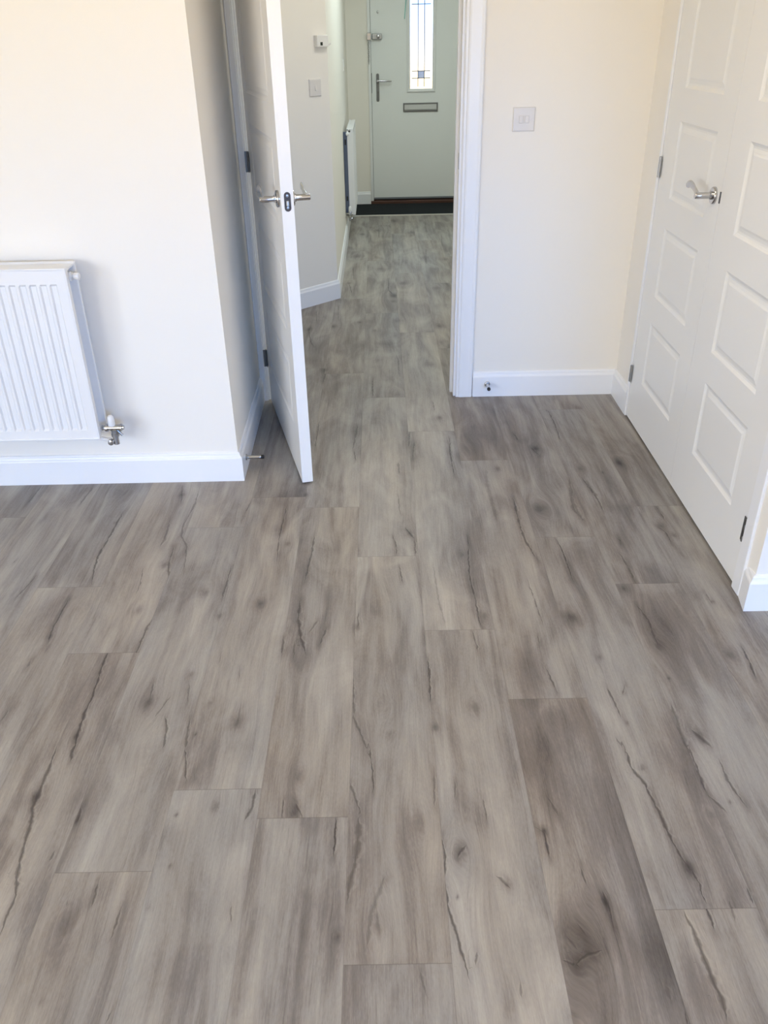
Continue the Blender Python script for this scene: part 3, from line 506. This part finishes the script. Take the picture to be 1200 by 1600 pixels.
def hinge(root, x, y, z, hh=.075, m=DSTEEL, leaf_dirs=((1, 0),), leaf=.016):
    bm = bmesh.new(); lathe(bm, (x, y, z-hh/2), (0, 0, 1), [(0, .0035), (.002, .0052), (hh*.24, .0052), (hh*.25, .0046), (hh*.26, .0052), (hh*.74, .0052), (hh*.75, .0046), (hh*.76, .0052), (hh-.002, .0052), (hh, .0035)], 16)
    for dx, dy in leaf_dirs:
        box(bm, (min(x, x+dx*leaf)-(.001 if dx == 0 else 0), min(y, y+dy*leaf)-(.001 if dy == 0 else 0), z-hh/2), (max(x, x+dx*leaf)+(.001 if dx == 0 else 0), max(y, y+dy*leaf)+(.001 if dy == 0 else 0), z+hh/2))
    return link_mesh('hinge', bm, m, root, smooth=True)

# door_1: the open hall door. local x runs from the hinge to the free edge; its front face (-y) looks at the return wall
hp = Vector((-.516, 3.563, 0)); fe = Vector((-.308, 2.741, 0)); dv = (fe-hp); DWD = dv.length
d1 = door_root('door_1', 'white moulded door standing open into the room beside the left wall', hp, math.atan2(dv.y, dv.x))
# after the rotation local +y points to world +x
link_mesh('door_leaf', leaf_mesh(DWD, 1.985, .040, .115, DWD-.118, PANELS), DOORM, d1)
lever_handle(d1, DWD-.052, 1.015, 0, -1, -1)
lever_handle(d1, DWD-.052, 1.015, .040, 1, -1)
bm = bmesh.new()
prof = [(.0105*math.cos(a), .019+.0105*math.sin(a)) for a in [PI*i/10 for i in range(11)]]+[(.0105*math.cos(a), -.019+.0105*math.sin(a)) for a in [PI+PI*i/10 for i in range(11)]]
prism(bm, prof, [((DWD-.0005, .020, 1.012), (0, 1, 0), (0, 0, 1)), ((DWD+.0018, .020, 1.012), (0, 1, 0), (0, 0, 1))])
lp = link_mesh('latch_plate', bm, mat('bronzed_steel', (.075, .062, .055), .4, .6, mottling=.08), d1)
bm = bmesh.new(); box(bm, (DWD+.001, .0155, .999), (DWD+.007, .0245, 1.016)); link_mesh('latch', bm, STEEL, lp, bevel=.002)
bm = bmesh.new()
for zz in (1.030, .994): lathe(bm, (DWD+.0015, .020, zz), (1, 0, 0), [(0, .0045), (.0012, .0040), (.0016, .0015)], 14)
link_mesh('screws', bm, STEEL, lp, smooth=True)
for zz in (.212, 1.034, 1.78): hinge(d1, -.002, -.004, zz, .078, DSTEEL, ((1, 0), (0, -1)), .013)

# cupboard doors in the right wall: local x of the leaf runs along the wall
def cup_door(name, label, ya, yb, p0, p1):
    o = door_root(name, label, (0, 0, 0), 0)
    x, y = rl(0, yb); o.location = (x, y, 0); o.rotation_euler = (0, 0, RA-PI/2)   # local x = towards the camera, local -y = into the room
    link_mesh('door_leaf', leaf_mesh(yb-ya, 1.985, .036, p0, p1, PANELS), DOORM, o)
    return o
d2 = cup_door('door_2', 'far white cupboard door with the chrome lever handle, right wall', -.6435, -.001, .150, .525)
d3 = cup_door('door_3', 'near white cupboard door at the right edge of the photo, no handle', YN, -.6455, .150, .514)
lever_handle(d2, .590, 1.008, 0, -1, -1)
bm = bmesh.new(); box(bm, (.6365, -.0022, .992), (.6425, .002, 1.026)); link_mesh('latch_plate', bm, DSTEEL, d2)
for zz in (.197, 1.016, 1.80): hinge(d2, -.0005, -.0045, zz, .074, STEEL)
for zz in (.197, 1.016, 1.80): hinge(d3, (-.6455-YN)+.0005, -.0045, zz, .078, DSTEEL, ((-1, 0),))
struct('wall_cupboard_dark', boxes(((0, 0, 0), (.02, 1.36, 2.03))), DARK).location = (1.125, 1.975, 0)  # black sheet stands in for the darkness behind the cupboard doors

# door_4: the front entry door
d4 = door_root('door_4', 'pale grey front entry door with a tall leaded glass pane at the end of the hall', (FX0, FDY, 0), 0)
GX0, GX1, GZ0, GZ1 = .360, .578, 1.022, 1.86
FW_ = FX1-FX0
link_mesh('door_leaf', boxes(((0, 0, .046), (GX0, .05, 2.058)), ((GX1, 0, .046), (FW_, .05, 2.058)), ((GX0, 0, .046), (GX1, .05, GZ0)), ((GX0, 0, GZ1), (GX1, .05, 2.058))), ENTRY, d4)
fr = .028; bm = bmesh.new()
GP = [(0, 0), (.010, .004), (.020, .016), (.028, .016), (.030, 0)]
cs = [(GX0, GZ0), (GX1, GZ0), (GX1, GZ1), (GX0, GZ1)]
rings = []
for ins, dep in ((.026, 0), (.024, .010), (.016, .014), (.006, .012), (-.004, .004), (-.004, -.010)):
    rings.append([bm.verts.new((x+(-ins if x == GX0 else ins), -dep, z+(-ins if z == GZ0 else ins))) for x, z in cs])
for r0, r1 in zip(rings[:-1], rings[1:]):
    for k in range(4): bm.faces.new((r0[k], r0[(k+1) % 4], r1[(k+1) % 4], r1[k]))
link_mesh('glazing_frame', bm, FRAMEW, d4)
gl = link_mesh('glass_pane', boxes(((GX0-.003, .016, GZ0-.003), (GX1+.003, .022, GZ1+.003))), GLASS, d4)
bm = bmesh.new()
lx = (.4385, .4985)
for x in lx: box(bm, (x-.0032, .0125, GZ0+.02), (x+.0032, .0155, GZ1-.02))
for z, xa, xb in ((1.173, .3800, .5550), (1.114, .3800, .5550), (GZ1-.09, .38, .555), (GZ1-.15, .38, .555)): box(bm, (xa, .012, z-.0032), (xb, .0150, z+.0032))
link_mesh('lead_lines', bm, LEAD, gl)
link_mesh('blue_glass_square', boxes(((lx[0]+.002, .0130, 1.116), (lx[1]-.002, .0154, 1.171))), GLASSB, gl)
# letter flap
bm = bmesh.new(); lx0, lx1, lz0, lz1 = .298, .629, .829, .906
rings = []
for ins, dep in ((0, 0), (0, .008), (.003, .010), (.010, .010), (.012, .006)):
    rings.append([bm.verts.new((x+(ins if x == lx0 else -ins), -dep, z+(ins if z == lz0 else -ins))) for x, z in ((lx0, lz0), (lx1, lz0), (lx1, lz1), (lx0, lz1))])
for r0, r1 in zip(rings[:-1], rings[1:]):
    for k in range(4): bm.faces.new((r0[k], r0[(k+1) % 4], r1[(k+1) % 4], r1[k]))
lbx = link_mesh('letter_plate', bm, DSTEEL, d4)
bm = bmesh.new(); prism(bm, [(0, 0), (.006, 0), (.010, .010), (.007, .040), (.006, .0525), (0, .0525)], [((lx0+.012, 0, lz0+.012), (0, -1, 0), (0, 0, 1)), ((lx1-.012, 0, lz0+.012), (0, -1, 0), (0, 0, 1))])
link_mesh('flap', bm, mat('satin_steel_flap', (.50, .51, .50), .45, .5, mottling=.06), lbx)
# lever handle on its long plate
bm = bmesh.new()
prof = [(.0135*math.cos(a), .105+.0135*math.sin(a)) for a in [PI*i/8 for i in range(9)]]+[(.0135*math.cos(a), -.105+.0135*math.sin(a)) for a in [PI+PI*i/8 for i in range(9)]]
prism(bm, prof, [((.058, 0, 1.042), (1, 0, 0), (0, 0, 1)), ((.058, -.010, 1.042), (1, 0, 0), (0, 0, 1))])
hp4 = link_mesh('handle_plate', bm, DSTEEL, d4, bevel=.003)
bm = bmesh.new(); lathe(bm, (.058, -.010, 1.098), (0, -1, 0), [(0, .011), (.006, .011), (.008, .009), (.042, .009), (.045, .006)], 20)
tube(bm, [(.052, -.046, 1.098), (.075, -.048, 1.099), (.12, -.046, 1.097), (.165, -.043, 1.096), (.188, -.038, 1.095)], [.009, .009, .0082, .0075, .006], 14)
link_mesh('lever', bm, CHROME, hp4, smooth=True)
bm = bmesh.new(); lathe(bm, (.058, -.010, 1.010), (0, -1, 0), [(0, .009), (.004, .009), (.005, .0075)], 20); link_mesh('key_cylinder', bm, DSTEEL, hp4, smooth=True)
# night latch on the door, its keep on the frame side, chain and edge plate
bm = bmesh.new(); box(bm, (.012, -.034, 1.436), (.104, 0, 1.486)); nl = link_mesh('night_latch', bm, STEEL, d4, bevel=.006)
bm = bmesh.new(); lathe(bm, (.070, -.034, 1.461), (0, -1, 0), [(0, .016), (.004, .016), (.014, .011), (.018, .011), (.019, .008)], 20); link_mesh('knob', bm, CHROME, nl, smooth=True)
bm = bmesh.new(); box(bm, (-.036, -.068, 1.432), (.004, -.036, 1.492)); kp = link_mesh('latch_keep', bm, CHROME, d4, bevel=.005)
bm = bmesh.new()
for i in range(11):
    zc = 1.420-i*.0172; n = 14; cx = -.020
    pts = [(cx+(.006*math.cos(2*PI*k/n) if i % 2 else .0015*math.cos(2*PI*k/n)), -.040+(.0015 if i % 2 else .006)*math.cos(2*PI*k/n), zc+.0115*math.sin(2*PI*k/n)) for k in range(n+1)]
    tube(bm, pts, .0020, 8)
link_mesh('security_chain', bm, STEEL, d4, smooth=True)
link_mesh('edge_plate', boxes(((-.0028, -.003, .995), (.0028, .012, 1.165))), DARK, d4)
bm = bmesh.new(); lathe(bm, (.069, 0, 1.653), (0, -1, 0), [(0, .010), (.003, .010), (.006, .006)], 16); link_mesh('spyhole', bm, CHROME, d4, smooth=True)
for sa, sb in (((-.0028, .030, .046), (.0, .050, 2.058)), ((FW_, .030, .046), (FW_+.0028, .050, 2.058)), ((-.0028, .020, .032), (FW_+.0028, .050, .0455))):
    link_mesh('dark_gap_seal', boxes((sa, sb)), RUBBER, d4)  # black seal strips added so the gap round the door draws dark
link_mesh('weather_bar', boxes(((0.0, -.008, .042), (FW_, .0, .058))), mat('grey_weather_bar', (.25, .27, .30), .4, .6, mottling=.05), d4)

# ------------------------------------------------------------------ strike plate on the lining
bm = bmesh.new(); box(bm, (DX1-.0015, DWY+.006, .985), (DX1+.001, DWY+.030, 1.045))
st = struct('trim_9', bm, STEEL); st['label'] = 'small steel strike plate in the white door lining'

# ------------------------------------------------------------------ radiators
def flute_panel(L, z0, z1, y, x_right, pitch=.0333):
    """fluted front sheet facing -y, from x_right-L to x_right"""
    bm = bmesh.new()
    lip, dep = .006, .0065
    zt, zb = z1-.050, z0+.034
    xs = [(x_right-L, 0), (x_right-L+.022, 0)]
    n = int((L-.05)/pitch); s = x_right-.030-n*pitch
    cols = [(x_right-L, 0)]
    for i in range(n):
        a = s+i*pitch
        cols += [(a+.002, 0), (a+.0065, dep), (a+.0225, dep), (a+.027, 0)]
    cols.append((x_right, 0))
    rows = [(z0, 0), (zb, 0), (zb+.007, 1), (zt-.007, 1), (zt, 0), (z1, 0)]
    g = [[bm.verts.new((x, y+d*f, z)) for x, d in cols] for z, f in rows]
    for r in range(len(rows)-1):
        for c in range(len(cols)-1): bm.faces.new((g[r][c], g[r][c+1], g[r+1][c+1], g[r+1][c]))
    # back sheet and edges
    yb = y+.016
    bk = [bm.verts.new(c) for c in ((x_right-L, yb, z0), (x_right, yb, z0), (x_right, yb, z1), (x_right-L, yb, z1))]
    bm.faces.new(bk)
    bm.faces.new(g[0]+[bk[1], bk[0]]); bm.faces.new(g[-1]+[bk[2], bk[3]])
    bm.faces.new([r[-1] for r in g]+[bk[2], bk[1]]); bm.faces.new([r[0] for r in g]+[bk[3], bk[0]])
    return bm
def radiator(label, loc, rz, L, z0, z1, d, near_left=False):
    t = thing('radiator', label, 'radiator', loc, rz)
    xr = 0.0
    link_mesh('front_panel', flute_panel(L, z0, z1, -d, xr), RADM, t)
    # rolled rim round the front sheet
    link_mesh('panel_rim', boxes(((-.0055, -d-.0035, z0), (xr+.001, -d+.018, z1)), ((-L-.001, -d-.0035, z0), (-L+.0055, -d+.018, z1)), ((-L, -d-.0035, z1-.0055), (xr, -d+.018, z1+.001)), ((-L, -d-.0035, z0-.001), (xr, -d+.018, z0+.0055))), RADM, t, bevel=.0022)
    bm = bmesh.new(); prism(bm, [(.006, 0), (.018, .0), (.020, .004), (.020, -.004)][:0] or [(0, z0), (.014, z0), (.014, z1), (0, z1)], [((-L, -.045, 0), (0, 1, 0), (0, 0, 1)), ((xr+.002, -.045, 0), (0, 1, 0), (0, 0, 1))])
    link_mesh('rear_panel', bm, RADM, t, bevel=.003)
    # convector fins between the panels
    bm = bmesh.new(); yy0, yy1 = -d+.020, -.047; nf = int((L-.10)/.025)
    for i in range(nf):
        x = -.05-i*.025; box(bm, (x-.0008, yy0, z0+.03), (x+.0008, yy1, z1-.03))
    link_mesh('convector_fins', bm, RADM, t)
    # top grille
    ga, gb = -d+.016, -.030
    bm = boxes(((-L, ga, z1-.010), (xr, gb, z1-.004)), ((-L, gb-.010, z1-.012), (xr+.001, gb, z1+.001)), ((-L, ga, z1-.012), (xr+.001, ga+.012, z1-.001)))
    link_mesh('top_cover', bm, RADM, t, bevel=.001)
    # upper end with the white bleed plug, lower tapping
    xe = -L if near_left else xr; sx = -1 if near_left else 1
    bm = bmesh.new(); yc = -d+.040
    lathe(bm, (xe-sx*.02, yc, z1-.035), (sx, 0, 0), [(0, .015), (.020, .015), (.022, .012), (.026, .012)], 20)
    bl = link_mesh('bleed_valve', bm, RADM, t, smooth=True)
    bm = bmesh.new(); lathe(bm, (xe+sx*.006, yc, z1-.035), (sx, 0, 0), [(0, .007), (.004, .007), (.005, .0115), (.020, .0115), (.022, .009), (.0225, .003)], 20); link_mesh('plug', bm, RADM, bl, smooth=True)
    bm = bmesh.new(); box(bm, (min(xe-sx*.012, xe-sx*.03), yc-.010, z1-.075), (max(xe-sx*.012, xe-sx*.03), yc+.010, z1-.050)); link_mesh('gap_shadow_block', bm, DARK, bl) if False else bm.free()
    # lockshield valve
    zv = z0+.026
    v = None
    bm = bmesh.new()
    lathe(bm, (xe, yc, zv), (sx, 0, 0), [(0, .010), (.012, .010), (.0125, .0145), (.022, .0145), (.0225, .010), (.030, .010), (.0305, .0125), (.036, .0125), (.037, .0105), (.064, .0105), (.066, .013), (.071, .013), (.072, .008), (.078, .008)], 20)
    v = link_mesh('valve', bm, CHROME, t, smooth=True)
    bm = bmesh.new(); lathe(bm, (xe+sx*.036, yc, zv+.008), (0, 0, 1), [(0, .0125), (.020, .0125), (.034, .0105), (.039, .006), (.040, .001)], 20); link_mesh('cap', bm, RADM, v, smooth=True)
    bm = bmesh.new(); lathe(bm, (xe+sx*.042, yc, zv-.008), (0, 0, -1), [(0, .0115), (.014, .0115), (.015, .0135), (.026, .0135), (.027, .010), (.055, .0105), (.057, .008)], 20)
    tube(bm, [(xe+sx*.050, yc, zv-.008), (xe+sx*.068, yc, zv-.030)], [.0055, .0050], 12)
    link_mesh('valve_tail', bm, STEEL, v, smooth=True)
    bm = bmesh.new(); lathe(bm, (xe+sx*.026, yc-.004, zv-.052), (0, -1, 0), [(0, .010), (.008, .012), (.014, .010), (.016, .004)], 16)
    tube(bm, [(xe+sx*.026, yc, zv-.052), (xe+sx*.042, yc, zv-.052)], .006, 10)
    link_mesh('drain_cock', bm, CHROME, v, smooth=True)
    bm = bmesh.new(); tube(bm, [(xe+sx*.026, yc, zv-.050), (xe-sx*.02, yc+.012, zv-.046), (xe-sx*.06, yc+.02, zv-.044), (xe-sx*.09, -.040, zv-.044), (xe-sx*.09, -.002, zv-.044)], .0075, 12)
    link_mesh('pipe', bm, PIPEW, t, smooth=True)
    # hanging brackets on the wall
    for x in ((-L+.10, -.14)):
        link_mesh('wall_bracket', boxes(((x-.015, -.032, z0+.05), (x+.015, -.001, z1-.05))), RADM, t, bevel=.002)
    return t
radiator('wide white panel radiator on the left wall of the room above the skirting', (-1.005, LWY, 0), 0, 1.0, .240, .838, .132)
hr = radiator('white panel radiator seen edge on along the hall wall near the front door', (HX, 7.95, 0), PI/2, .85, .190, .835, .078, near_left=True)
for c in list(hr.children):
    if c.name.startswith('wall_bracket') or c.name.startswith('convector'): bpy.data.objects.remove(c, do_unlink=True)
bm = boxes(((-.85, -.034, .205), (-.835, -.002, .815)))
wb = link_mesh('wall_bracket', bm, GAPSHADEM, hr, bevel=.002); wb['label'] = 'blue grey bracket behind the panel, coloured as the shaded wall gap'
link_mesh('side_panel', boxes(((-.8505, -.0745, .192), (-.8480, -.040, .812))), RADM, hr, bevel=.001)
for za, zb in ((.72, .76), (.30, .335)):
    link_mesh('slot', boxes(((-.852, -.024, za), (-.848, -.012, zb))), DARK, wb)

# ------------------------------------------------------------------ switches and small fittings
def plate(name, label, cat, loc, rz, group=None, kind='rocker'):
    t = thing(name, label, cat, loc, rz, group)
    bm = bmesh.new(); rings = []
    for w, d in ((.0435, 0), (.0435, .004), (.0415, .0075), (.039, .0082)):
        rings.append([bm.verts.new((x*w, -d, z*w)) for x, z in ((-1, -1), (1, -1), (1, 1), (-1, 1))])
    for r0, r1 in zip(rings[:-1], rings[1:]):
        for k in range(4): bm.faces.new((r0[k], r0[(k+1) % 4], r1[(k+1) % 4], r1[k]))
    bm.faces.new(rings[-1])
    p_ = link_mesh('face_plate', bm, PLAST, t)
    if kind == 'double':
        for x in (-.0115, .0115):
            bm = bmesh.new(); box(bm, (x-.0085, -.0125, -.0135), (x+.0085, -.0078, .0135))
            link_mesh('rocker', bm, PLAST, t, bevel=.004, seg=3)
    elif kind == 'rocker':
        bm = bmesh.new(); prism(bm, [(.0078, -.013), (.0135, -.013), (.0095, .013), (.0078, .013)], [((-.0055, 0, 0), (0, -1, 0), (0, 0, 1)), ((.0055, 0, 0), (0, -1, 0), (0, 0, 1))])
        link_mesh('rocker', bm, PLAST, t, bevel=.0012)
    if kind != 'blank':
        for x in (-.030, .030):
            bm = bmesh.new(); lathe(bm, (x, -.0078, 0), (0, -1, 0), [(0, .0032), (.0008, .0032), (.0010, .002)], 12)
            link_mesh('screw_cap', bm, PLAST, t, smooth=True)
    return t
plate('light_switch', 'square double light switch on the cream wall right of the doorway', 'light switch', (.581, DWY, 1.1665), 0, kind='double')
DN = PI/4
dd = Vector((1, 1, 0)).normalized()
def on_diag(x):   # point of the diagonal wall face at world x
    return Vector((x, 5.300+(x-HX)*(5.300-4.153)/(HX+1.42), 0))
ang = math.atan2(5.300-4.153, HX+1.42)
p_ = on_diag(-.349); plate('light_switch', 'single light switch on the angled hall wall below the thermostat', 'light switch', (p_.x, p_.y, 1.216), ang)
plate('light_switch', 'light switch seen edge on along the hall wall before the front door', 'light switch', (HX, 7.70, 1.262), PI/2)
p_ = on_diag(-.312); th = thing('thermostat', 'small white thermostat box on the angled hall wall above the switch', 'thermostat', (p_.x, p_.y, 1.443), ang)
link_mesh('body', boxes(((-.042, -.030, -.028), (.042, 0, .030))), mat('white_thermostat_plastic', (.80, .79, .76), .4, bump=.02), th, bevel=.004)
link_mesh('display', boxes(((-.020, -.0315, -.020), (-.004, -.0295, -.004))), SCREEN, th)
bm = bmesh.new(); prism(bm, [(0, 0), (.006, .001), (.030, .010), (.030, .016), (0, .010)], [((.040, -.004, -.026), (1, 0, 0), (0, 0, 1)), ((.040, -.018, -.026), (1, 0, 0), (0, 0, 1))])
link_mesh('side_lever', bm, PLAST, th)

def door_stop(label, base, axis):
    t = thing('door_stop', label, 'door stop', base, 0)
    bm = bmesh.new(); lathe(bm, (0, 0, 0), axis, [(0, .0125), (.004, .0125), (.006, .010), (.0065, .007)], 24); link_mesh('rose', bm, STEEL, t, smooth=True)
    bm = bmesh.new(); lathe(bm, Vector(axis)*.006, axis, [(0, .0072), (.052, .0072), (.054, .0064)], 20); link_mesh('stem', bm, CHROME, t, smooth=True)
    bm = bmesh.new(); lathe(bm, Vector(axis)*.059, axis, [(0, .0072), (.002, .0078), (.010, .0078), (.013, .006)], 20); link_mesh('rubber_tip', bm, RUBBER, t, smooth=True)
    return t
door_stop('chrome door stop with black tip on the skirting beside the open door', (-.5355, 2.872, .056), (1, -.018, 0))
door_stop('chrome door stop pointing into the room from the skirting right of the doorway', (.485, DWY-.0155, .062), (0, -1, 0))

# doormat and hanging cord
bm = bmesh.new(); box(bm, (-.235, 8.108, -.006), (1.05, 8.690, .006))
dm = link_mesh('doormat', bm, MATM, bevel=.003); dm['label'] = 'charcoal doormat lying in front of the entry door'; dm['category'] = 'doormat'
bm = bmesh.new(); tube(bm, [(.292, FDY-.018, 1.93), (.288, FDY-.020, 1.85), (.284, FDY-.021, 1.76), (.276, FDY-.021, 1.68), (.268, FDY-.020, 1.595)], .0028, 8)
cd = link_mesh('cord', bm, TEAL, smooth=True); cd['label'] = 'thin teal cord hanging on the entry door left of its glass pane'; cd['category'] = 'cord'
